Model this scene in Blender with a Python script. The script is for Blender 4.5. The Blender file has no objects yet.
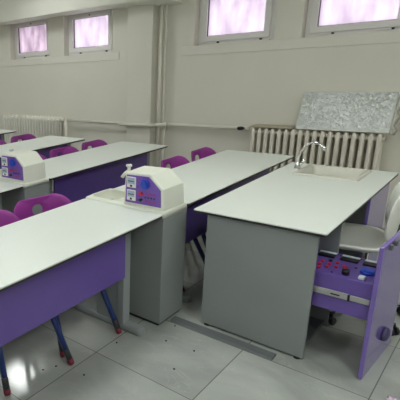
import bpy, bmesh, math, random
from mathutils import Vector, Matrix
random.seed(4)
PI = math.pi
S = bpy.context.scene
COL = S.collection

# ------------------------------------------------------------------ materials
def lin(c):
    c /= 255.0
    return c/12.92 if c <= 0.04045 else ((c+0.055)/1.055)**2.4
def rgb(r, g, b): return (lin(r), lin(g), lin(b), 1)

def mat(name, col, rough=0.5, metal=0.0, spec=0.5, noise=0.0, nscale=6.0, bump=0.0, bscale=40.0, coat=0.0):
    m = bpy.data.materials.new(name); m.use_nodes = True
    nt = m.node_tree; b = nt.nodes['Principled BSDF']
    b.inputs['Base Color'].default_value = col
    b.inputs['Roughness'].default_value = rough
    b.inputs['Metallic'].default_value = metal
    b.inputs['Specular IOR Level'].default_value = spec
    b.inputs['Coat Weight'].default_value = coat
    tc = nt.nodes.new('ShaderNodeTexCoord')
    if noise > 0:
        n = nt.nodes.new('ShaderNodeTexNoise'); n.inputs['Scale'].default_value = nscale
        n.inputs['Detail'].default_value = 5
        nt.links.new(tc.outputs['Object'], n.inputs['Vector'])
        r = nt.nodes.new('ShaderNodeValToRGB')
        r.color_ramp.elements[0].position = 0.3; r.color_ramp.elements[1].position = 0.7
        r.color_ramp.elements[0].color = tuple(c*(1-noise) for c in col[:3])+(1,)
        r.color_ramp.elements[1].color = tuple(min(1, c*(1+noise)) for c in col[:3])+(1,)
        nt.links.new(n.outputs['Fac'], r.inputs['Fac'])
        nt.links.new(r.outputs['Color'], b.inputs['Base Color'])
    if bump > 0:
        n = nt.nodes.new('ShaderNodeTexNoise'); n.inputs['Scale'].default_value = bscale
        nt.links.new(tc.outputs['Object'], n.inputs['Vector'])
        bp = nt.nodes.new('ShaderNodeBump'); bp.inputs['Strength'].default_value = bump
        bp.inputs['Distance'].default_value = 0.004
        nt.links.new(n.outputs['Fac'], bp.inputs['Height'])
        nt.links.new(bp.outputs['Normal'], b.inputs['Normal'])
    return m

M = {}
M['wall'] = mat('wall_paint', rgb(226, 223, 212), 0.7, noise=0.03, nscale=1.2, bump=0.12, bscale=30)
M['soffit'] = mat('soffit_paint', rgb(232, 231, 220), 0.6, noise=0.02, nscale=1.5)
M['ceiling'] = mat('ceiling_paint', rgb(228, 228, 220), 0.8)
M['trim'] = mat('sill_paint', rgb(228, 225, 215), 0.6, noise=0.02, nscale=3)
M['white'] = mat('white_laminate', rgb(222, 228, 221), 0.36, spec=0.5, noise=0.012, nscale=2.0)
M['core'] = mat('black_core', rgb(42, 38, 38), 0.5)
M['mould'] = mat('moulded_white', rgb(226, 229, 217), 0.4, noise=0.02, nscale=8)
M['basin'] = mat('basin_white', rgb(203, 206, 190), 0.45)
M['sinkmat'] = mat('cream_composite', rgb(205, 204, 192), 0.45, noise=0.02, nscale=30)
M['purple'] = mat('purple_laminate', rgb(106, 84, 164), 0.3, noise=0.03, nscale=3)
M['purplegloss'] = mat('purple_gloss', rgb(120, 98, 178), 0.16, spec=0.6, coat=0.3)
M['violet'] = mat('violet_panel', rgb(118, 84, 178), 0.35)
M['chair'] = mat('magenta_plastic', rgb(150, 54, 148), 0.38, noise=0.03, nscale=12)
M['blue'] = mat('blue_tube', rgb(36, 58, 120), 0.3, spec=0.5)
M['legdark'] = mat('dark_sleeve', rgb(52, 54, 60), 0.4)
M['redcap'] = mat('red_cap', rgb(122, 34, 58), 0.5)
M['grey'] = mat('grey_panel', rgb(142, 148, 147), 0.42, noise=0.02, nscale=5)
M['steel'] = mat('grey_steel', rgb(148, 155, 156), 0.4, metal=0.0)
M['dark'] = mat('dark_plinth', rgb(34, 34, 36), 0.5)
M['inside'] = mat('dark_grey_board', rgb(96, 100, 101), 0.6)
M['chrome'] = mat('chrome', (0.78, 0.78, 0.78, 1), 0.12, metal=1.0)
M['zinc'] = mat('zinc_rail', (0.5, 0.5, 0.5, 1), 0.4, metal=0.7)
M['iron'] = mat('radiator_enamel', rgb(234, 229, 216), 0.42, noise=0.04, nscale=14)
M['ironlight'] = mat('radiator_enamel_light', rgb(242, 240, 230), 0.42, noise=0.03, nscale=14)
M['pipe'] = mat('pipe_enamel', rgb(224, 221, 208), 0.45, noise=0.03, nscale=9)
M['board'] = mat('beige_board', rgb(182, 174, 152), 0.6, noise=0.05, nscale=9)
M['black'] = mat('black_plastic', rgb(24, 24, 28), 0.4)
M['red'] = mat('red_plastic', rgb(196, 40, 70), 0.4)
M['redsoft'] = mat('dull_red_plastic', rgb(176, 62, 112), 0.45)
M['bluesock'] = mat('blue_plastic', rgb(28, 70, 190), 0.35)
M['meter'] = mat('meter_face', rgb(206, 216, 226), 0.3)
M['meterframe'] = mat('meter_frame', rgb(168, 186, 208), 0.3)
M['pvc'] = mat('window_pvc', rgb(234, 232, 230), 0.35)
M['gasket'] = mat('gasket', rgb(98, 84, 92), 0.6)
M['seatshell'] = mat('grey_shell', rgb(232, 234, 226), 0.4, noise=0.02, nscale=6)
M['strip'] = mat('grey_strip', rgb(104, 110, 112), 0.5, noise=0.03, nscale=12)
M['crumb'] = mat('crumb', rgb(40, 38, 36), 0.8)
M['petal'] = mat('pale_pink', rgb(244, 222, 240), 0.6)
M['navy'] = mat('navy_rubber', rgb(58, 54, 96), 0.5)
M['plastwrap'] = mat('clear_wrap', rgb(196, 194, 184), 0.3, bump=0.6, bscale=60)

def floor_mat():
    m = bpy.data.materials.new('marble_tile'); m.use_nodes = True
    nt = m.node_tree; b = nt.nodes['Principled BSDF']; L = nt.links.new
    geo = nt.nodes.new('ShaderNodeNewGeometry')
    sep = nt.nodes.new('ShaderNodeSeparateXYZ'); L(geo.outputs['Position'], sep.inputs[0])
    def mth(op, a, bb=None):
        n = nt.nodes.new('ShaderNodeMath'); n.operation = op
        for i, v in enumerate((a, bb)):
            if v is None: continue
            if isinstance(v, (int, float)): n.inputs[i].default_value = v
            else: L(v, n.inputs[i])
        return n.outputs[0]
    P = 0.588
    dist = []; ids = []
    for ax, off in ((0, -0.897), (1, 1.9)):
        q = mth('DIVIDE', mth('SUBTRACT', sep.outputs[ax], off), P)
        fr = mth('FRACT', q); ids.append(mth('FLOOR', q))
        dist.append(mth('MINIMUM', fr, mth('SUBTRACT', 1.0, fr)))
    d = mth('MINIMUM', dist[0], dist[1])
    grout = mth('LESS_THAN', d, 0.0042)
    comb = nt.nodes.new('ShaderNodeCombineXYZ'); L(ids[0], comb.inputs[0]); L(ids[1], comb.inputs[1])
    wn = nt.nodes.new('ShaderNodeTexWhiteNoise'); L(comb.outputs[0], wn.inputs['Vector'])
    add = nt.nodes.new('ShaderNodeVectorMath'); add.operation = 'MULTIPLY_ADD'
    L(wn.outputs['Color'], add.inputs[0]); add.inputs[1].default_value = (9, 9, 9); L(geo.outputs['Position'], add.inputs[2])
    n1 = nt.nodes.new('ShaderNodeTexNoise'); n1.inputs['Scale'].default_value = 1.5; n1.inputs['Detail'].default_value = 7
    n1.inputs['Distortion'].default_value = 1.4; L(add.outputs[0], n1.inputs['Vector'])
    r1 = nt.nodes.new('ShaderNodeValToRGB'); e = r1.color_ramp.elements
    e[0].position = 0.3; e[0].color = rgb(151, 156, 151); e[1].position = 0.72; e[1].color = rgb(181, 185, 179)
    L(n1.outputs['Fac'], r1.inputs['Fac'])
    n2 = nt.nodes.new('ShaderNodeTexNoise'); n2.inputs['Scale'].default_value = 3.4; n2.inputs['Detail'].default_value = 4
    n2.inputs['Distortion'].default_value = 2.0; L(add.outputs[0], n2.inputs['Vector'])
    vein = mth('LESS_THAN', mth('ABSOLUTE', mth('SUBTRACT', n2.outputs['Fac'], 0.5)), 0.006)
    mx = nt.nodes.new('ShaderNodeMix'); mx.data_type = 'RGBA'
    L(mth('MULTIPLY', vein, 0.15), mx.inputs[0]); L(r1.outputs['Color'], mx.inputs[6]); mx.inputs[7].default_value = rgb(205, 208, 203)
    mg = nt.nodes.new('ShaderNodeMix'); mg.data_type = 'RGBA'
    L(grout, mg.inputs[0]); L(mx.outputs[2], mg.inputs[6]); mg.inputs[7].default_value = rgb(112, 112, 108)
    L(mg.outputs[2], b.inputs['Base Color'])
    b.inputs['Roughness'].default_value = 0.12
    b.inputs['Specular IOR Level'].default_value = 0.5
    return m
M['floor'] = floor_mat()

def foil_mat():
    m = bpy.data.materials.new('silver_foil'); m.use_nodes = True
    nt = m.node_tree; b = nt.nodes['Principled BSDF']; L = nt.links.new
    tc = nt.nodes.new('ShaderNodeTexCoord')
    v = nt.nodes.new('ShaderNodeTexVoronoi'); v.inputs['Scale'].default_value = 95
    L(tc.outputs['Object'], v.inputs['Vector'])
    g = nt.nodes.new('ShaderNodeNewGeometry')
    a = nt.nodes.new('ShaderNodeVectorMath'); a.operation = 'SUBTRACT'; L(v.outputs['Color'], a.inputs[0]); a.inputs[1].default_value = (.5, .5, .5)
    k = nt.nodes.new('ShaderNodeVectorMath'); k.operation = 'MULTIPLY_ADD'; L(a.outputs[0], k.inputs[0]); k.inputs[1].default_value = (.24, .24, .24); L(g.outputs['Normal'], k.inputs[2])
    nn = nt.nodes.new('ShaderNodeVectorMath'); nn.operation = 'NORMALIZE'; L(k.outputs[0], nn.inputs[0])
    L(nn.outputs[0], b.inputs['Normal'])
    b.inputs['Base Color'].default_value = rgb(184, 188, 184)
    b.inputs['Metallic'].default_value = 0.22; b.inputs['Roughness'].default_value = 0.3
    return m
M['foil'] = foil_mat()

def film_mat(name, c0, c1):
    """pink translucent film on the basement panes, lit by daylight from outside"""
    m = bpy.data.materials.new(name); m.use_nodes = True
    nt = m.node_tree; L = nt.links.new
    for n in list(nt.nodes): nt.nodes.remove(n)
    out = nt.nodes.new('ShaderNodeOutputMaterial')
    tc = nt.nodes.new('ShaderNodeTexCoord')
    mp = nt.nodes.new('ShaderNodeMapping'); mp.inputs['Scale'].default_value = (7, 1, 2.2)
    L(tc.outputs['Object'], mp.inputs['Vector'])
    n = nt.nodes.new('ShaderNodeTexNoise'); n.inputs['Scale'].default_value = 1.6; n.inputs['Detail'].default_value = 4
    L(mp.outputs[0], n.inputs['Vector'])
    r = nt.nodes.new('ShaderNodeValToRGB'); r.color_ramp.elements[0].position = 0.3; r.color_ramp.elements[1].position = 0.68
    r.color_ramp.elements[0].color = c0; r.color_ramp.elements[1].color = c1
    L(n.outputs['Fac'], r.inputs['Fac'])
    tr = nt.nodes.new('ShaderNodeBsdfTranslucent'); L(r.outputs['Color'], tr.inputs['Color'])
    gl = nt.nodes.new('ShaderNodeBsdfGlossy'); gl.inputs['Roughness'].default_value = 0.1
    mx = nt.nodes.new('ShaderNodeMixShader'); mx.inputs[0].default_value = 0.05
    L(tr.outputs[0], mx.inputs[1]); L(gl.outputs[0], mx.inputs[2]); L(mx.outputs[0], out.inputs['Surface'])
    return m
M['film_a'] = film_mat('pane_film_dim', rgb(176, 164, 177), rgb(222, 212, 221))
M['film_b'] = film_mat('pane_film_bright', rgb(204, 195, 207), rgb(228, 223, 231))

def emis(name, col, s):
    m = bpy.data.materials.new(name); m.use_nodes = True
    nt = m.node_tree
    for n in list(nt.nodes): nt.nodes.remove(n)
    o = nt.nodes.new('ShaderNodeOutputMaterial'); e = nt.nodes.new('ShaderNodeEmission')
    e.inputs['Color'].default_value = col; e.inputs['Strength'].default_value = s
    nt.links.new(e.outputs[0], o.inputs['Surface']); return m
M['lamp'] = emis('lamp_diffuser', (0.97, 1.0, 0.97, 1), 16.6)

# ------------------------------------------------------------------ mesh helpers
class MB:
    def __init__(s): s.bm = bmesh.new(); s.mats = []
    def mi(s, m):
        if m not in s.mats: s.mats.append(m)
        return s.mats.index(m)
    def box(s, x0, x1, y0, y1, z0, z1, m=None, bevel=0.0):
        r = bmesh.ops.create_cube(s.bm, size=1.0)
        bmesh.ops.scale(s.bm, vec=(x1-x0, y1-y0, z1-z0), verts=r['verts'])
        bmesh.ops.translate(s.bm, vec=((x0+x1)/2, (y0+y1)/2, (z0+z1)/2), verts=r['verts'])
        fs = list({f for v in r['verts'] for f in v.link_faces})
        if bevel > 0:
            es = list({e for v in r['verts'] for e in v.link_edges})
            rb = bmesh.ops.bevel(s.bm, geom=es, offset=bevel, segments=2, affect='EDGES', profile=0.5)
            fs = list(set([f for f in fs if f.is_valid]+rb['faces']))
        if m is not None:
            i = s.mi(m)
            for f in fs:
                if f.is_valid: f.material_index = i
        return s
    def loft(s, loops, cap0=True, cap1=True, m=None, closed=False, smooth=True):
        i = s.mi(m) if m is not None else 0
        vs = [[s.bm.verts.new(p) for p in lp] for lp in loops]
        n = len(vs[0]); K = len(vs)
        for k in range(K if closed else K-1):
            a, b = vs[k], vs[(k+1) % K]
            for j in range(n):
                f = s.bm.faces.new((a[j], a[(j+1) % n], b[(j+1) % n], b[j])); f.smooth = smooth; f.material_index = i
        if not closed:
            for flag, lp, rev in ((cap0, vs[0], True), (cap1, vs[-1], False)):
                if flag:
                    f = s.bm.faces.new(lp[::-1] if rev else lp); f.material_index = i
        return s
    def tube(s, pts, r, n=10, m=None, cap=True):
        pts = [Vector(p) for p in pts]; loops = []
        rs = r if isinstance(r, (list, tuple)) else [r]*len(pts)
        t = (pts[1]-pts[0]).normalized()
        ref = Vector((0, 0, 1)) if abs(t.z) < 0.9 else Vector((1, 0, 0))
        u = (ref-t*ref.dot(t)).normalized()
        for k, p in enumerate(pts):
            if k == 0: t = pts[1]-pts[0]
            elif k == len(pts)-1: t = pts[-1]-pts[-2]
            else: t = (pts[k+1]-p).normalized()+(p-pts[k-1]).normalized()
            t = t.normalized(); u = (u-t*u.dot(t)).normalized(); w = t.cross(u)
            loops.append([p+(u*math.cos(a)+w*math.sin(a))*rs[k] for a in [2*PI*j/n for j in range(n)]])
        return s.loft(loops, cap, cap, m)
    def cyl(s, c, axis, r, h, n=16, m=None):
        a = Vector(axis).normalized(); c = Vector(c)
        return s.tube([c, c+a*h], r, n, m)
    def build(s, name, material=None, parent=None, bevel=0.0, flat=False):
        bmesh.ops.recalc_face_normals(s.bm, faces=s.bm.faces)
        me = bpy.data.meshes.new(name); s.bm.to_mesh(me); s.bm.free()
        if material is not None and not s.mats: me.materials.append(M[material])
        for k in s.mats: me.materials.append(M[k])
        o = bpy.data.objects.new(name, me); COL.objects.link(o)
        if parent: o.parent = parent
        if bevel > 0:
            b = o.modifiers.new('bevel', 'BEVEL'); b.width = bevel; b.segments = 2; b.limit_method = 'ANGLE'
        return o

def rrect(cx, cy, w, h, r, n=5):
    out = []
    for (sx, sy, a0) in ((1, 1, 0), (-1, 1, PI/2), (-1, -1, PI), (1, -1, 1.5*PI)):
        for k in range(n+1):
            a = a0+PI/2*k/n
            out.append((cx+sx*(w/2-r)+r*math.cos(a), cy+sy*(h/2-r)+r*math.sin(a)))
    return out
def zl(pts, z): return [Vector((p[0], p[1], z)) for p in pts]
def arc(pts, n=6):
    """smooth a polyline with Catmull-Rom"""
    P = [Vector(p) for p in pts]; P = [2*P[0]-P[1]]+P+[2*P[-1]-P[-2]]; out = []
    for i in range(1, len(P)-2):
        for k in range(n):
            t = k/n; a, b, c, d = P[i-1:i+3]
            out.append(0.5*((2*b)+(c-a)*t+(2*a-5*b+4*c-d)*t*t+(3*b-a-3*c+d)*t**3))
    out.append(P[-2]); return out

def empty(name, loc=(0, 0, 0), rz=0.0):
    o = bpy.data.objects.new(name, None); COL.objects.link(o)
    o.location = loc; o.rotation_euler = (0, 0, rz); o.empty_display_size = 0.05
    return o
def tag(o, label, cat, group=None, kind=None):
    o['label'] = label; o['category'] = cat
    if group: o['group'] = group
    if kind: o['kind'] = kind
    return o
def struct(o, label=None):
    o['kind'] = 'structure'
    if label: o['label'] = label
    return o
def copy_tree(o, parent=None):
    c = o.copy(); COL.objects.link(c)
    if parent is not None: c.parent = parent
    for ch in [x for x in COL.objects if x.parent == o]: copy_tree(ch, c)
    return c

# ------------------------------------------------------------------ room
X0, X1, Y0, YW, ZC = -9.0, 2.4, -3.6, 5.3, 2.85
struct(MB().box(X0-.2, X1+.2, Y0-.2, YW+.35, -.12, 0).build('floor', 'floor'), 'pale grey marble-look tile floor')
struct(MB().box(X0-.2, X1+.2, Y0-.2, YW+.35, ZC, ZC+.12).build('ceiling', 'ceiling'), 'white ceiling')
struct(MB().box(X0-.2, X0, Y0, YW+.3, 0, ZC).build('wall_left', 'wall'), 'left wall')
struct(MB().box(X1, X1+.2, Y0, YW+.3, 0, ZC).build('wall_right', 'wall'), 'right wall')
struct(MB().box(X0-.2, X1+.2, Y0-.2, Y0, 0, ZC).build('wall_near', 'wall'), 'wall behind the viewer')
WINS = [(-6.99, -6.18), (-5.84, -5.03), (-4.69, -3.90), (-2.73, -1.94), (-1.64, -0.85)]
WZ0, WZ1, WD = 1.755, 2.30, 5.40
w = MB()
w.box(X0, X1, YW, YW+.3, 0, WZ0)
w.box(X0, X1, YW, YW+.3, WZ1, ZC)
xs = [X0]+[v for a, b in WINS for v in (a-.01, b+.045)]+[X1]
for i in range(0, len(xs), 2): w.box(xs[i], xs[i+1], YW, YW+.3, WZ0, WZ1)
struct(w.build('wall_far', 'wall'), 'cream window wall at the end of the room')
struct(MB().box(-3.535, -3.19, 5.17, YW, 0, 2.29).build('trim_1', 'wall', bevel=.006), 'painted column between the two pairs of windows')
# boxed soffit over the left windows, rounded at its right end
pts = [(X0, YW), (X0, 4.93), (-3.15, 4.93)]
for k in range(1, 9):
    a = PI/2*k/8; pts.append((-3.15+.28*math.sin(a), 5.30-.37*math.cos(a)))
def zsoff(p):
    t = min(1, max(0, (p[0]+4.2)/1.3)); t = t*t*(3-2*t)
    w_ = min(1, max(0, (p[1]-4.93)/.37))
    return 2.295-t*(.025+.05*w_)
pts = [(X0, YW), (X0, 4.93)]+[(-4.4+.14*k, 4.93) for k in range(9)]+pts[2:]+[(-2.95-.14*k, YW) for k in range(1, 11)]
mb = MB(); mb.loft([[Vector((p[0], p[1], zsoff(p))) for p in pts], zl(pts, ZC)], smooth=False)
struct(mb.build('trim_2', 'soffit', bevel=.008), 'boxed soffit running above the left windows')
for n, (a, b) in (('trim_3', (X0, -3.745)), ('trim_4', (-2.885, 0.4))):
    struct(MB().box(a, b, YW-.010, YW, 1.655, WZ0, bevel=.004).build(n, 'trim'), 'painted ledge under the windows')

def window(i, a, b, film, lbl):
    root = empty('window_%d' % i, ((a+b)/2, WD, WZ0)); struct(root, lbl)
    w2 = (b-a)/2; h = WZ1-WZ0
    def ring(name, o, inn, y0, y1, m, par=root):
        # rectangular frame o=(x0,x1,z0,z1)
        q = MB()
        O = [(o[0], o[2]), (o[1], o[2]), (o[1], o[3]), (o[0], o[3])]
        I = [(inn[0], inn[2]), (inn[1], inn[2]), (inn[1], inn[3]), (inn[0], inn[3])]
        f = lambda P, y: [Vector((p[0], y, p[1])) for p in P]
        q.loft([f(O, y0), f(I, y0), f(I, y1), f(O, y1)], closed=True, smooth=False)
        return q.build(name, m, par, bevel=.004)
    ring('window_frame', (-w2-.0098, w2+.0448, .0, h), (-w2+.04, w2-.04, .05, h-.03), 0, .07, 'pvc')
    sash = ring('sash', (-w2+.03, w2-.03, .035, h-.02), (-w2+.09, w2-.09, .092, h-.062), -.018, .05, 'pvc')
    ring('gasket', (-w2+.088, w2-.088, .09, h-.06), (-w2+.094, w2-.094, .096, h-.066), .0, .03, 'gasket', sash)
    MB().box(-w2+.085, w2-.085, .02, .026, .088, h-.058).build('pane', film, sash)
    MB().box(-w2+.02, w2-.02, -.03, 0, 0, .012, bevel=.003).build('drip_rail', 'pvc', root)
    for x in (-w2+.17, w2-.17):
        hg = MB().box(x-.05, x+.05, -.034, -.012, .014, .032, bevel=.003).build('hinge', 'pvc', root)
        MB().box(x+.052, x+.07, -.03, -.012, .014, .03).build('hinge_pin', 'black', hg)
    MB().cyl((0, -.018, h-.035), (0, -1, 0), .008, .012).build('catch', 'black', root)
    return root
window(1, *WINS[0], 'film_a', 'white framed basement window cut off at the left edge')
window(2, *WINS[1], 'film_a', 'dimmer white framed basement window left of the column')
window(3, *WINS[2], 'film_b', 'bright white framed basement window just left of the column')
window(4, *WINS[3], 'film_b', 'bright white framed basement window just right of the column')
window(5, *WINS[4], 'film_b', 'bright white framed basement window over the foil board')

# ------------------------------------------------------------------ ceiling lights
first = None
for i, (x, y) in enumerate([(-4.5, 3.95), (-7.2, 3.95), (-1.7, 2.9), (1.0, 3.4), (-7.2, 1.0), (-4.5, .7), (-1.5, .7), (1.2, .6), (.25, 1.9), (-4.5, -1.5), (-1.5, -1.5), (1.2, -1.5)]):  # off-grid panel before the teacher desk is added to brighten the swivel seat
    if first is None:
        r = first = empty('ceiling_light', (x, y, ZC))
        q = MB()
        O, I = rrect(0, 0, .52, .52, .02), rrect(0, 0, .46, .46, .01)
        q.loft([zl(O, 0), zl(O, -.06), zl(I, -.06), zl(I, -.03)], True, True)
        q.build('housing', 'white', r)
        MB().box(-.228, .228, -.228, .228, -.058, -.045).build('diffuser', 'lamp', r)
    else:
        r = copy_tree(first); r.location = (x, y, ZC)
    tag(r, 'unseen square white ceiling light panel', 'light', 'ceiling light panels')

# ------------------------------------------------------------------ radiators and pipes
def section_mesh(mid, back):
    q = MB()
    zt, zb = 0.895, 0.20
    for dy, rx in ((-.052, .0185 if mid > .009 else .015), (0, mid), (.052, back)):      # three columns per section
        loops = []
        for z, s in ((zb+.02, .6), (zb+.045, .95), (zb+.09, 1), (zt-.09, 1), (zt-.04, 1), (zt-.016, .8), (zt-.003, .4)):
            loops.append([Vector((rx*s*math.cos(a), dy+.022*s*math.sin(a), z)) for a in [2*PI*k/10 for k in range(10)]])
        q.loft(loops)
    for z in (zb+.06, zt-.05):
        q.tube([(0, -.055, z), (0, .055, z)], .022, 8)          # header joining the columns
        q.tube([(-.031, 0, z), (.031, 0, z)], .024, 10)         # nipple to the next section
    return q
def radiator(x0, pitch, n, y, mname, label, name='radiator', pipe_side=1):
    r = empty(name, (x0, y, 0)); tag(r, label, 'radiator', 'cast iron radiators under the windows')
    s = section_mesh(*((.010, .013) if mname == 'iron' else (.008, .011))).build('section', mname, r)
    for k in range(1, n):
        c = s.copy(); COL.objects.link(c); c.parent = r; c.location = (k*pitch, 0, 0)
    for k in (1, n-2):
        q = MB(); x = k*pitch+pitch/2
        q.tube([(x, 0, 0.27), (x, 0, .02)], .014, 8); q.cyl((x, 0, 0), (0, 0, 1), .03, .02)
        q.build('foot', mname, r)
    return r
radiator(-5.90, .0605, 20, 5.19, 'ironlight', 'long pale column radiator under the left windows')
radiator(-1.95, .0625, 18, 5.19, 'iron', 'greyer column radiator under the right windows, behind the tap')

r = empty('heating_pipe', (-3.11, 5.2, 0)); tag(r, 'cream heating pipe along the wall and over the column with its riser', 'pipe')
def wp(name, pts, rad, par=r, m='pipe'):
    o = Vector((-3.11, 5.2, 0)) if par is r else Vector((0, 0, 0))
    return MB().tube([Vector(p)-o for p in pts], rad, 10).build(name, m, par)
wp('riser', [(-3.10, 5.215, 0.02), (-3.10, 5.215, 2.29)], .021)
wp('thin_riser', arc([(-3.052, 5.235, 2.29), (-3.052, 5.235, 1.6), (-3.052, 5.235, .93), (-3.02, 5.225, .875), (-2.95, 5.225, .862)], 5), .0125)
wp('column_run', [(-3.62, 5.13, .845), (-3.1, 5.13, .855)], .024)
wp('elbow', arc([(-3.1, 5.13, .855), (-3.06, 5.16, .857), (-3.0, 5.22, .86)], 4), .023)
wp('right_run', [(-3.0, 5.225, .86), (-2.097, 5.21, .868)], .021)
wp('left_run', [(-3.62, 5.13, .845), (-3.66, 5.22, .845), (-4.62, 5.21, .846)], .019)
wp('drop', arc([(-3.0, 5.235, .85), (-3.03, 5.235, .80), (-3.045, 5.235, .70), (-3.045, 5.235, .05)], 5), .016)
wp('left_drop', [(-4.60, 5.20, .845), (-4.60, 5.20, .05)], .022)
wp('left_valve', [(-4.64, 5.2, .846), (-4.70, 5.2, .846)], .032)
v = empty('radiator_valve', (-2.06, 5.21, .868)); tag(v, 'black knob valve on the pipe beside the right radiator', 'valve')
MB().tube([(-.03, 0, 0), (.035, 0, 0)], .026, 10).build('valve_body', 'pipe', v)
MB().tube([(-.01, -.02, .0), (-.02, -.045, .004), (-.045, -.06, .004), (-.06, -.062, .0)], [.014, .02, .02, .012], 10).build('knob', 'black', v)

# boards lying on / leaning at the right radiator
o = MB().box(-1.98, -1.585, 5.115, 5.27, .897, .911, bevel=.003).build('radiator_shelf', 'board')
tag(o, 'thin beige board lying on the left half of the right radiator', 'board')
p0, p1 = Vector((0, 5.125, .90)), Vector((0, 5.275, 1.24))
r = empty('foil_board', (-1.19, 5.125, .90)); tag(r, 'silver foil wrapped board leaning on the wall on top of the radiator', 'board')
ang = math.atan2(p1.y-p0.y, p1.z-p0.z); Lb = (p1-p0).length
r.rotation_euler = (-ang, 0, 0)
q = MB(); NX, NZ = 36, 18
def fz(i, j, y): return Vector((-.365+.73*i/NX, y, Lb*j/NZ))
g = [[q.bm.verts.new(fz(i, j, -.012+random.uniform(-.0016, .0016)*(0 < i < NX))) for j in range(NZ+1)] for i in range(NX+1)]
for i in range(NX):
    for j in range(NZ): q.bm.faces.new((g[i][j], g[i+1][j], g[i+1][j+1], g[i][j+1])).smooth = True
q.build('foil_face', 'foil', r)
MB().box(-.366, .366, -.0095, .012, -.001, Lb+.001, bevel=.003).build('board_core', 'ironlight', r)
q = MB(); loops = []
for k in range(9):
    t = k/8; zz = Lb*(.9*t-.02)
    wv = .012*math.sin(k*2.1)
    loops.append([Vector((.368, -.004, zz)), Vector((.385+wv, .006, zz)), Vector((.40+wv*1.4, .016+wv*.3, zz)), Vector((.385+wv, .014, zz)), Vector((.368, .006, zz))])
q.loft(loops); q.build('loose_wrap', 'plastwrap', r)

# ------------------------------------------------------------------ student tables
ZT = 0.75
def slab(q, x0, x1, y0, y1, rad=.012):
    O = rrect((x0+x1)/2, (y0+y1)/2, x1-x0, y1-y0, rad, 4)
    O2 = rrect((x0+x1)/2, (y0+y1)/2, x1-x0-.004, y1-y0-.004, rad-.002, 4)
    q.loft([zl(O, ZT-.007), zl(O, ZT-.002), zl(O2, ZT)], False, True, 'white', smooth=False)
    q.loft([zl(O2, ZT-.02), zl(O, ZT-.018), zl(O, ZT-.007)], True, False, 'core', smooth=False)
def leg_bm():
    q = MB()
    # wide sheet steel upright, origin at foot centre
    q.loft([zl(rrect(.035, 0, .21, .055, .008, 2), .04), zl(rrect(.035, 0, .21, .055, .008, 2), ZT-.02)], smooth=False)
    q.box(.100, .147, -.034, .034, .04, ZT-.02, bevel=.006)
    return q
def foot_bm():
    q = MB(); loops = []
    for z, s in ((0.0, -.006), (.006, 0), (.036, 0), (.05, -.012)):
        loops.append(zl(rrect(0, 0, .54+2*s, .066+2*s, .031+s, 5), z))
    q.loft(loops); return q
def table(xr, y0, y1, label):
    xl = xr-.585
    r = empty('lab_table', ((xl+xr)/2, (y0+y1)/2, 0)); tag(r, label, 'table', 'long white lab tables in rows')
    hx, hy = (xr-xl)/2, (y1-y0)/2
    q = MB(); slab(q, -hx, hx, -hy, hy); q.build('tabletop', None, r)
    MB().box(.1475, .163, -hy+.19, hy-.185, .372, ZT-.02, bevel=.002).build('modesty_panel', 'purple', r)
    for s in (-1, 1):
        l = leg_bm().build('leg', 'steel', r); l.location = (0, s*(hy-.14), 0)
        foot_bm().build('foot', 'steel', l)
    q = MB(); q.box(-.2, -.16, -hy+.17, hy-.17, ZT-.06, ZT-.02); q.box(-.05, .0, -hy+.17, hy-.17, ZT-.045, ZT-.02)
    q.build('under_rail', 'steel', r)
    return r
XA, XB, XC, XD = -1.36, -2.543, -3.62, -4.99
table(XA, .50, 2.372, 'white lab table in the foreground with purple front panel over blue chair legs')
table(XA, 2.668, 4.53, 'white lab table beyond the nearest sink console, beside the teacher desk')
table(XB, .50, 2.372, 'white lab table cut off at the left edge before the second console')
table(XB, 2.668, 4.48, 'white lab table beyond the second console, between two rows of chairs')
table(XC, 2.668, 4.44, 'white lab table in the third row in front of the left radiator')
table(XD, 2.668, 4.56, 'farthest white lab table showing only a corner at the left edge')

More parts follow.
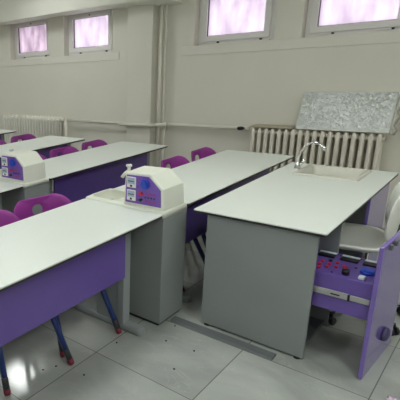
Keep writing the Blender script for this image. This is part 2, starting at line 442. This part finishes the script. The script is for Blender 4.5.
# ------------------------------------------------------------------ consoles
def console(xr, label, cut=False):
    y0, y1 = 2.375, 2.664
    xl = xr-.59
    r = empty('sink_console', ((xl+xr)/2, (y0+y1)/2, 0)); tag(r, label, 'console', 'white sink consoles with purple meter panels')
    hx, hy = .295, (y1-y0)/2
    c = MB().box(-.15, hx-.004, -hy+.006, hy-.004, .022, ZT-.028, bevel=.003).build('cabinet', 'grey', r)
    MB().box(-.135, hx-.02, -hy+.018, hy-.016, 0, .022).build('plinth', 'dark', c)
    # worktop with a moulded basin
    q = MB()
    O = rrect(0, 0, 2*hx, 2*hy, .02, 5); O2 = rrect(0, 0, 2*hx-.012, 2*hy-.012, .016, 5)
    bx, by, bw, bh = -.178, .004, .205, .215
    I = lambda d, rr: rrect(bx, by, bw-2*d, bh-2*d, rr, 5)
    q.loft([zl(O, ZT-.028), zl(O, ZT+.004), zl(O2, ZT+.009), zl(I(-.012, .05), ZT+.009), zl(I(-.006, .047), ZT+.013), zl(I(0, .045), ZT+.012)], True, False, 'mould')
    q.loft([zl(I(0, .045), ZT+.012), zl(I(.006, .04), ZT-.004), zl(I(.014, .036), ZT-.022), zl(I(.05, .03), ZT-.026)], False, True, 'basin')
    q.build('worktop', None, r)
    MB().cyl((bx, by, ZT-.0262), (0, 0, 1), .016, .003).build('drain', 'chrome', r)
    # instrument housing, right shoulder cut off at an angle
    zb = ZT+.008
    def prof(gx, dz, s=0.0):
        return [(-.003-gx, zb), (.010-gx*.2, zb+.205+dz), (.186+gx*.2, zb+.210+dz), (.270+gx*.6, zb+.130+dz*.7), (.280+gx*.6, zb)]
    h = MB()
    ys = [(-hy+.028, -.006, -.006), (-hy+.034, 0, 0), (hy-.055, .012, .004), (hy-.03, .008, -.006)]
    h.loft([[Vector((p[0], y, p[1])) for p in prof(g_, d_)] for y, g_, d_ in ys], True, True, 'mould', smooth=False)
    ho = h.build('instrument_housing', None, r, bevel=.007)
    yp = -hy+.028
    P = [(.015, zb+.018), (.024, zb+.192), (.176, zb+.196), (.256, zb+.122), (.260, zb+.020)]
    f = MB(); f.loft([[Vector((p[0], yp-.006, p[1])) for p in P], [Vector((p[0], yp+.004, p[1])) for p in P]], smooth=False)
    pn = f.build('control_panel', 'violet', ho)
    yf = yp-.006
    for zc in (zb+.150, zb+.068):
        m_ = MB(); m_.box(.030, .092, yf-.008, yf, zc-.034, zc+.034, 'pvc', bevel=.003)
        m_.box(.036, .086, yf-.0095, yf-.0078, zc-.010, zc+.028, 'meterframe'); m_.box(.055, .068, yf-.0105, yf-.0078, zc-.028, zc-.016, 'black')
        m_.box(.040, .082, yf-.0105, yf-.0092, zc+.004, zc+.010, 'gasket')
        m_.build('meter', None, ho)
    q = MB()
    q.cyl((.158, yf-.001, zb+.148), (0, -1, 0), .027, .014, 20); q.cyl((.158, yf-.015, zb+.148), (0, -1, 0), .020, .004, 20)
    q.box(.142, .174, yf-.022, yf-.010, zb+.168, zb+.180, bevel=.003)
    q.build('power_socket', 'bluesock', ho)
    q = MB(); q.cyl((.130, yf-.0005, zb+.086), (0, -1, 0), .012, .012, 14); q.cyl((.130, yf-.0125, zb+.086), (0, -1, 0), .008, .006, 14); q.build('red_button', 'red', ho)
    q = MB(); q.cyl((.130, yf-.0005, zb+.048), (0, -1, 0), .009, .014, 14); q.build('black_knob', 'black', ho)
    for zz, mm in ((zb+.090, 'redsoft'), (zb+.068, 'navy'), (zb+.044, 'redsoft')):
        for k in range(4):
            MB().cyl((.160+.020*k, yf-.0005, zz), (0, -1, 0), .0055, .006, 8).build('socket', mm, ho)
    for zz in (zb+.172, zb+.088):
        MB().cyl((.107, yf-.0005, zz), (0, -1, 0), .005, .005, 8).build('indicator', 'redsoft', ho)
        MB().cyl((.107, yf-.0005, zz-.045), (0, -1, 0), .004, .005, 8).build('indicator', 'navy', ho)
    # white lab tap at the back left of the housing
    t = MB(); tx, ty = -.122, hy-.028
    t.tube([(tx, ty, ZT+.008), (tx, ty, ZT+.03), (tx, ty, ZT+.19)], [.018, .011, .011], 10)
    t.tube([(tx, ty, ZT+.165), (tx-.022, ty-.01, ZT+.145), (tx-.042, ty-.02, ZT+.115)], [.010, .011, .012], 8)
    tp = t.build('tap', 'mould', r)
    q = MB(); q.tube([(tx-.020, ty, ZT+.196), (tx+.020, ty, ZT+.20)], .008, 8); q.tube([(tx, ty-.020, ZT+.198), (tx, ty+.020, ZT+.198)], .008, 8)
    q.tube([(tx, ty, ZT+.185), (tx, ty, ZT+.206)], .012, 10)
    q.build('tap_handle', 'pvc', tp)
    return r
console(XA, 'nearest white sink console with purple meter panel on a grey cabinet')
console(XB, 'white sink console with purple meter panel in the second row at the left edge')

# ------------------------------------------------------------------ student chairs
def chair_proto():
    r = empty('school_chair')
    # backrest: curved shell with an oval hand hole
    W, H, zc = .53, .34, .637
    def bend(u, v, t):
        a = u/.36                       # strong wrap-around
        R = .36-t
        x = -.285-.16*(v-(zc-.2))/.34*.35+(.36-R*math.cos(a))
        return Vector((x, R*math.sin(a), v))
    outer = rrect(0, zc, W, H, .135, 8)
    N = len(outer)
    hole = []
    for p in outer:
        a = math.atan2((p[1]-zc)/H, p[0]/W); hole.append((.041*math.cos(a), zc+.083+.036*math.sin(a)))
    def mid(t): return [(h[0]*(1-t)+o_[0]*t, h[1]*(1-t)+o_[1]*t) for h, o_ in zip(hole, outer)]
    T = .009
    rings = []
    for t in (0, .02, .25, .5, .75, .97): rings.append([bend(p[0], p[1], T/2 if 0 < t < .97 else T*.25) for p in mid(t)])
    rings.append([bend(p[0], p[1], 0) for p in outer])
    for t in (.97, .75, .5, .25, .02, 0): rings.append([bend(p[0], p[1], -T/2 if 0 < t < .97 else -T*.25) for p in mid(t)])
    q = MB(); q.loft(rings, closed=True); q.build('backrest', 'chair', r)
    # seat: dished pad
    q = MB(); loops = []
    for s, z in ((.90, .414), (1.0, .422), (1.0, .432), (.94, .437), (.6, .428), (.25, .424)):
        loops.append([Vector((p[0], p[1], z+(.02*max(0, -p[0]-.14)-.05*max(0, p[0]-.15)))) for p in rrect(0, 0, .42*s, .42*s, .08*s, 5)])
    q.loft(loops); q.build('seat', 'chair', r)
    # tubular frame under the seat and up to the back
    q = MB()
    for s in (-1, 1):
        q.tube(arc([(.15, s*.17, .405), (-.12, s*.17, .405), (-.205, s*.16, .425), (-.262, s*.15, .52), (-.29, s*.145, .66)], 5), .010, 8)
    for x in (-.1, .12): q.tube([(x, -.17, .402), (x, .17, .402)], .010, 8)
    q.build('frame', 'blue', r)
    for (x0, x1) in ((.03, .215), (-.13, -.27)):
        for s in (-1, 1):
            a = Vector((x0, s*.165, .405)); b = Vector((x1, s*.212, .022)); m1 = a.lerp(b, .84)
            l = MB().tube([a, m1], .0175, 10).build('leg', 'blue', r)
            MB().tube([m1, m1.lerp(b, .06), b], [.0175, .019, .018], 10).build('lower_sleeve', 'legdark', l)
            d = (b-m1).normalized()
            MB().tube([b-d*.012, b+d*.006, (b+d*.02)], [.018, .0195, .016], 10).build('foot_cap', 'redcap', l)
    return r
CH = chair_proto()
chairs = [(-1.765, 1.99, -12, 'purple school chair pushed under the foreground table, backrest fully in view'),
          (-1.765, 1.535, -9, 'purple school chair at the foreground table, cut off at the left edge'),
          (-1.72, 4.14, 0, 'purple school chair nearest the wall, at the table beside the teacher desk'),
          (-1.72, 3.63, 0, 'second purple school chair from the wall, at the table beside the teacher desk'),
          (-1.72, 3.13, 0, 'purple school chair mostly hidden behind the nearest sink console'),
          (-2.90, 4.035, 0, 'purple school chair at the second row table, nearest the column'),
          (-2.90, 3.54, 0, 'middle purple school chair of the three at the second row table'),
          (-2.90, 3.045, 0, 'purple school chair at the second row table peeking out behind the second console'),
          (-3.98, 3.99, 0, 'purple school chair in front of the left radiator, in the third row'),
          (-3.98, 3.48, 0, 'purple school chair of the third row at the very left edge')]
for i, (x, y, a, lb) in enumerate(chairs):
    c = CH if i == 0 else copy_tree(CH)
    c.location = (x, y, 0); c.rotation_euler = (0, 0, math.radians(a))
    tag(c, lb, 'chair', 'purple school chairs')

# ------------------------------------------------------------------ teacher desk
TX0, TX1, TY0, TY1 = -1.282, -.59, 2.578, 4.245
r = desk = empty('teacher_desk', (-.93, 3.4, 0)); tag(r, 'white topped teacher demonstration desk with grey end panel, sink and open drawer', 'desk')
D = Vector((-.93, 3.4, 0))
def B(x0, x1, y0, y1, z0, z1, name, m, par=None, bevel=.002):
    return MB().box(x0-D.x, x1-D.x, y0-D.y, y1-D.y, z0, z1, bevel=bevel).build(name, m, par or desk)
SX0, SX1, SY0, SY1 = -1.145, -.735, 3.80, 4.20
q = MB()
cx, cy = (TX0+TX1)/2-D.x, (TY0+TY1)/2-D.y
sx, sy, sw, sh = (SX0+SX1)/2-D.x, (SY0+SY1)/2-D.y, SX1-SX0, SY1-SY0
O = rrect(cx, cy, TX1-TX0, TY1-TY0, .012, 6); O2 = rrect(cx, cy, TX1-TX0-.004, TY1-TY0-.004, .010, 6)
I = rrect(sx, sy, sw-.03, sh-.03, .02, 6)
q.loft([zl(O, ZT-.007), zl(O, ZT-.002), zl(O2, ZT), zl(I, ZT), zl(I, ZT-.02)], False, False, 'white', smooth=False)
q.loft([zl(O, ZT-.007), zl(O, ZT-.018), zl(O2, ZT-.02), zl(I, ZT-.02)], False, False, 'core', smooth=False)
q.build('desktop', None, desk)
B(-1.203, -.628, 2.600, 2.620, 0.012, ZT-.02, 'end_panel', 'grey')
for x in (-1.17, -.66): MB().cyl((x-D.x, 2.612-D.y, 0), (0, 0, 1), .016, .012).build('glide', 'dark', desk)
B(-1.2, -1.182, 2.641, 4.17, .05, ZT-.02, 'side_panel', 'grey')
# drawer pedestal: far side, floor, back
B(-1.18, -.625, 3.005, 3.023, 0.03, ZT-.02, 'pedestal_side', 'grey')
B(-1.18, -.64, 2.642, 3.004, .05, .068, 'pedestal_floor', 'inside')
B(-1.05, -1.032, 2.642, 3.004, .07, ZT-.02, 'pedestal_back', 'inside')
# sink cabinet
q = MB()
for (a, b_, c_, d_, e_, f_) in ((-1.18, -.64, 3.64, 3.658, .03, ZT-.02), (-1.18, -.64, 4.15, 4.168, .03, .665), (-1.18, -.64, 3.658, 4.15, .03, .05)):
    q.box(a-D.x, b_-D.x, c_-D.y, d_-D.y, e_, f_)
sc = q.build('sink_cabinet', 'inside', desk)
dr = B(-.638, -.62, 3.632, 4.172, .03, ZT-.03, 'cabinet_door', 'purplegloss', sc)
# sink bowl
q = MB()
RO = lambda d, rr: rrect(sx, sy, sw-2*d, sh-2*d, rr, 6)
q.loft([zl(RO(0, .02), ZT+.0005), zl(RO(.003, .02), ZT+.010), zl(RO(.02, .02), ZT+.011), zl(RO(.034, .025), ZT+.004), zl(RO(.042, .035), ZT-.05), zl(RO(.055, .04), ZT-.068), zl(RO(.12, .04), ZT-.072)], False, True)
sk = q.build('sink', 'sinkmat', desk)
MB().cyl((sx, sy, ZT-.0715), (0, 0, 1), .025, .004).build('drain', 'chrome', sk)
# swan-neck faucet left of the sink
fx, fy = -1.170-D.x, 4.0-D.y
q = MB()
q.tube([(fx, fy, ZT), (fx, fy, ZT+.008), (fx, fy, ZT+.03), (fx, fy, ZT+.055)], [.024, .024, .017, .016], 14)
q.tube(arc([(fx, fy, ZT+.05), (fx+.006, fy, ZT+.12), (fx+.035, fy-.005, ZT+.175), (fx+.075, fy-.01, ZT+.21), (fx+.115, fy-.015, ZT+.213), (fx+.15, fy-.02, ZT+.197)], 5), .0085, 10)
q.tube([(fx+.147, fy-.02, ZT+.202), (fx+.168, fy-.022, ZT+.178), (fx+.172, fy-.022, ZT+.160)], [.010, .013, .011], 10)
fa = q.build('faucet', 'chrome', desk)
q = MB(); q.tube([(fx+.010, fy-.006, ZT+.035), (fx+.038, fy-.012, ZT+.055), (fx+.042, fy-.012, ZT+.082)], [.008, .010, .008], 8)
q.build('faucet_lever', 'chrome', fa)
# open drawer with instruments
dy0, dy1 = 2.655, 2.99
q = MB()
q.box(-1.0-D.x, -.388-D.x, dy0-D.y, dy0+.016-D.y, .317, .512)
q.box(-1.0-D.x, -.388-D.x, dy1-.016-D.y, dy1-D.y, .317, .512)
q.box(-1.0-D.x, -.984-D.x, dy0+.016-D.y, dy1-.016-D.y, .317, .512)
q.box(-.984-D.x, -.388-D.x, dy0+.016-D.y, dy1-.016-D.y, .317, .333)
q.box(-.984-D.x, -.388-D.x, dy0+.016-D.y, dy1-.016-D.y, .490, .508)
dw = q.build('drawer', 'purple', desk, bevel=.002)
fr = MB().box(0, .020, 0, .48, .004, .722, bevel=.003).build('drawer_front', 'purplegloss', dw)
fr.location = (-.387-D.x, 2.622-D.y, 0); fr.rotation_euler = (0, 0, math.radians(-3.6))
q = MB(); q.box(-.638-D.x, -.478-D.x, dy0-.012-D.y, dy0-.0005-D.y, .400, .434, bevel=.003); q.box(-.64-D.x, -.49-D.x, dy0-.0145-D.y, dy0-.012-D.y, .410, .424)
q.box(-.474-D.x, -.392-D.x, dy0-.008-D.y, dy0-.0005-D.y, .401, .431, bevel=.003)
q.build('slide_rail', 'zinc', dw)
q = MB(); q.box(-.482-D.x, -.473-D.x, dy0-.016-D.y, dy0-.0125-D.y, .40, .434); q.box(-.555-D.x, -.515-D.x, dy0-.016-D.y, dy0-.0147-D.y, .414, .421)
q.build('rail_catch', 'black', dw)
ZD = .5082
def item(name, x, y, w_, d_, h_, m):
    return MB().box(x-w_/2-D.x, x+w_/2-D.x, y-d_/2-D.y, y+d_/2-D.y, ZD, ZD+h_, bevel=min(.004, h_*.3)).build(name, m, dw)
for x, y in ((-.655, 2.93), (-.548, 2.93), (-.445, 2.93)):
    item('display', x, y, .082, .066, .012, 'black')
    MB().box(x-.040-D.x, x+.040-D.x, y+.006-D.y, y+.030-D.y, ZD+.012, ZD+.0145).build('display_label', 'meter', dw)
def rnd(name, x, y, rr, h_, m):
    return MB().cyl((x-D.x, y-D.y, ZD), (0, 0, 1), rr, h_, 14).build(name, m, dw)
for i, (x, y) in enumerate([(-.612, 2.80), (-.584, 2.84), (-.547, 2.815), (-.575, 2.775), (-.612, 2.755), (-.536, 2.785), (-.65, 2.77), (-.65, 2.82), (-.68, 2.80), (-.62, 2.85), (-.68, 2.74), (-.64, 2.72)]):
    rnd('socket', x, y, .009, .010, 'red' if i not in (8, 9) else 'black')
rnd('knob', -.519, 2.715, .017, .026, 'black')
for x, y in ((-.575, 2.70), (-.50, 2.83), (-.40, 2.83)): rnd('pin', x, y, .006, .005, 'navy')
q = MB(); q.cyl((-.442-D.x, 2.795-D.y, ZD), (0, 0, 1), .032, .012, 20); q.box(-.472-D.x, -.412-D.x, 2.770-D.y, 2.822-D.y, ZD, ZD+.022, bevel=.008)
q.build('power_socket', 'bluesock', dw)
item('switch', -.447, 2.705, .028, .036, .016, 'meter')
# dark finger pulls on the top edge of the drawer front and a round navy disc low on it
for y in (.085, .165):
    MB().box(.0205, .034, y-.012, y+.012, .690, .716, bevel=.003).build('pull', 'inside', dw).matrix_local = Matrix.Translation(fr.location) @ Matrix.Rotation(math.radians(-3.6), 4, 'Z')
b_ = MB().loft([[Vector((dx, .27+rr*math.cos(a)*1.4, .155+rr*math.sin(a))) for a in [2*PI*k/16 for k in range(16)]] for dx, rr in ((.0205, .036), (.032, .036), (.042, .028), (.046, .014))]).build('navy_disc', 'navy', dw)
b_.matrix_local = Matrix.Translation(fr.location) @ Matrix.Rotation(math.radians(-3.6), 4, 'Z')

# ------------------------------------------------------------------ cable cover on the floor
q = MB(); prof = [(2.487, 0.0), (2.497, .014), (2.553, .014), (2.563, 0.0)]
q.loft([[Vector((x, p[0], p[1])) for p in prof] for x in (-1.352, -.745)], smooth=False)
tag(q.build('cable_cover', 'strip'), 'flat grey cable cover on the floor between console cabinet and teacher desk', 'cable cover')

# ------------------------------------------------------------------ teacher's swivel chair
r = ch = empty('swivel_chair', (-.56, 3.36, 0), math.radians(10)); tag(r, 'pale grey shell swivel chair tucked in beside the open drawer', 'chair')
q = MB(); loops = []
for s, z in ((.80, .478), (.97, .492), (1.0, .505), (.97, .516), (.7, .507), (.3, .50)):
    L_ = []
    for p in rrect(-.115, 0, .42*s, .47*s, .11*s, 6):
        L_.append(Vector((p[0], p[1], z+.10*max(0, abs(p[1])-.17)*1.2-.12*max(0, -p[0]-.22))))
    loops.append(L_)
q.loft(loops); q.build('seat', 'seatshell', r)
def bk(u, v, t):
    a = u/.34; R = .34-t
    return Vector((.115+.10*(v-.5)-(.34-R*math.cos(a))*.9, R*math.sin(a), v))
O = rrect(0, .70, .43, .38, .15, 8)
rings = []
for t in (.15, .5, .8, .97): rings.append([bk(p[0]*t, .70+(p[1]-.70)*t, .007) for p in O])
rings.append([bk(p[0], p[1], 0) for p in O])
for t in (.97, .8, .5, .15): rings.append([bk(p[0]*t, .70+(p[1]-.70)*t, -.007) for p in O])
q = MB(); q.loft(rings); q.build('backrest', 'seatshell', r)
q = MB(); q.loft([zl(rrect(x_, 0, .05, .1, .01, 2), z_) for x_, z_ in ((.03, .474), (.12, .486))], smooth=False)
q.tube(arc([(-.02, 0, .468), (.09, 0, .466), (.138, 0, .52), (.146, 0, .62)], 5), .018, 8)
q.build('back_bracket', 'inside', r)
q = MB(); q.tube([(0, 0, .09), (0, 0, .30), (0, 0, .301), (0, 0, .476)], [.028, .028, .016, .016], 14); q.build('gas_column', 'chrome', r)
q = MB(); q.tube([(0, 0, .06), (0, 0, .12)], .04, 16); hub = q.build('hub', 'chrome', r)
for k in range(5):
    a = math.radians(-107-10+72*k); c_, s_ = math.cos(a), math.sin(a)
    l = MB().tube([(.03*c_, .03*s_, .098), (.15*c_, .15*s_, .092), (0.258*c_, .258*s_, .072)], [.020, .017, .013], 10).build('leg', 'chrome', r)
    q = MB(); cx_, cy_ = .258*c_, .258*s_
    for w_ in (-.016, .016):
        t = Vector((-s_, c_, 0)); o_ = Vector((cx_, cy_, .026))+t*w_
        q.tube([o_-t*.009, o_-t*.006, o_+t*.006, o_+t*.009], [.021, .026, .026, .021], 14)
    q.tube([(cx_, cy_, .05), (cx_, cy_, .075)], .010, 8)
    q.build('caster', 'black', l)

# ------------------------------------------------------------------ small things on the floor
q = MB()
for k in range(6):
    a = -2.3+.55*k; L_ = []
    ln = .06+.02*random.random()
    d = Vector((math.cos(a), math.sin(a), 0)); n_ = Vector((-d.y, d.x, 0))
    loops = []
    for t, wd, z in ((0, .012, .006), (.35, .022, .014+.006*k % .01), (.7, .017, .022), (1, .003, .016)):
        c_ = d*ln*t
        loops.append([c_+n_*wd+Vector((0, 0, z+.006)), c_+Vector((0, 0, z-.003)), c_-n_*wd+Vector((0, 0, z+.006)), c_+Vector((0, 0, z+.0005))])
    q.loft(loops)
o = q.build('paper_scrap', 'petal'); o.location = (-.205, 2.562, -.0015)
tag(o, 'crumpled pale pink paper scrap on the floor in the bottom right corner', 'paper')
cr = None
for (x, y) in [(-1.94, 1.64), (-1.403, 1.688), (-1.594, 1.566), (-1.564, 1.64), (-1.085, 2.064), (-1.088, 2.292), (-1.255, 2.275), (-1.301, 2.461), (-1.456, 2.06)]:
    if cr is None:
        q = MB(); q.loft([zl([(.006*math.cos(a)*(1+.3*math.sin(3*a)), .005*math.sin(a)) for a in [2*PI*k/7 for k in range(7)]], z) for z in (0, .003)]+[zl([(.002*math.cos(a), .002*math.sin(a)) for a in [2*PI*k/7 for k in range(7)]], .0045)])
        c = cr = q.build('crumb', 'crumb')
    else:
        c = cr.copy(); COL.objects.link(c)
    c.location = (x, y, 0); c.rotation_euler = (0, 0, random.uniform(0, 6))
    tag(c, 'tiny dark crumb lying on the pale floor tiles', 'crumb', 'crumbs on the floor')

# ------------------------------------------------------------------ daylight, camera, view
W = bpy.data.worlds.new('daylight'); S.world = W; W.use_nodes = True
bg = W.node_tree.nodes['Background']; bg.inputs['Color'].default_value = (1.0, .98, 1.0, 1); bg.inputs['Strength'].default_value = 1.9

cam = bpy.data.cameras.new('camera'); co = bpy.data.objects.new('camera', cam); COL.objects.link(co); S.camera = co
yaw, pit, rol, F, PX, PY = -0.853493818, 0.274832107, -0.0561721606, 465.258, 9.5649, 200.0
f = Vector((math.sin(yaw)*math.cos(pit), math.cos(yaw)*math.cos(pit), -math.sin(pit)))
rt = Vector((math.cos(yaw), -math.sin(yaw), 0)); up = rt.cross(f)
r2 = rt*math.cos(rol)+up*math.sin(rol); u2 = -rt*math.sin(rol)+up*math.cos(rol)
mw = Matrix((r2, u2, -f)).transposed().to_4x4(); mw.translation = Vector((0, 0, 1.62))
co.matrix_world = mw
cam.sensor_fit = 'HORIZONTAL'; cam.sensor_width = 36.0; cam.lens = F/400*36.0
cam.shift_x = (200-PX)/400.0; cam.shift_y = (PY-200)/400.0
cam.clip_start = .02; cam.clip_end = 60
S.view_settings.view_transform = 'Standard'; S.view_settings.look = 'None'
S.view_settings.gamma = 1.0; S.view_settings.use_curve_mapping = False
S.view_settings.exposure = 0.5
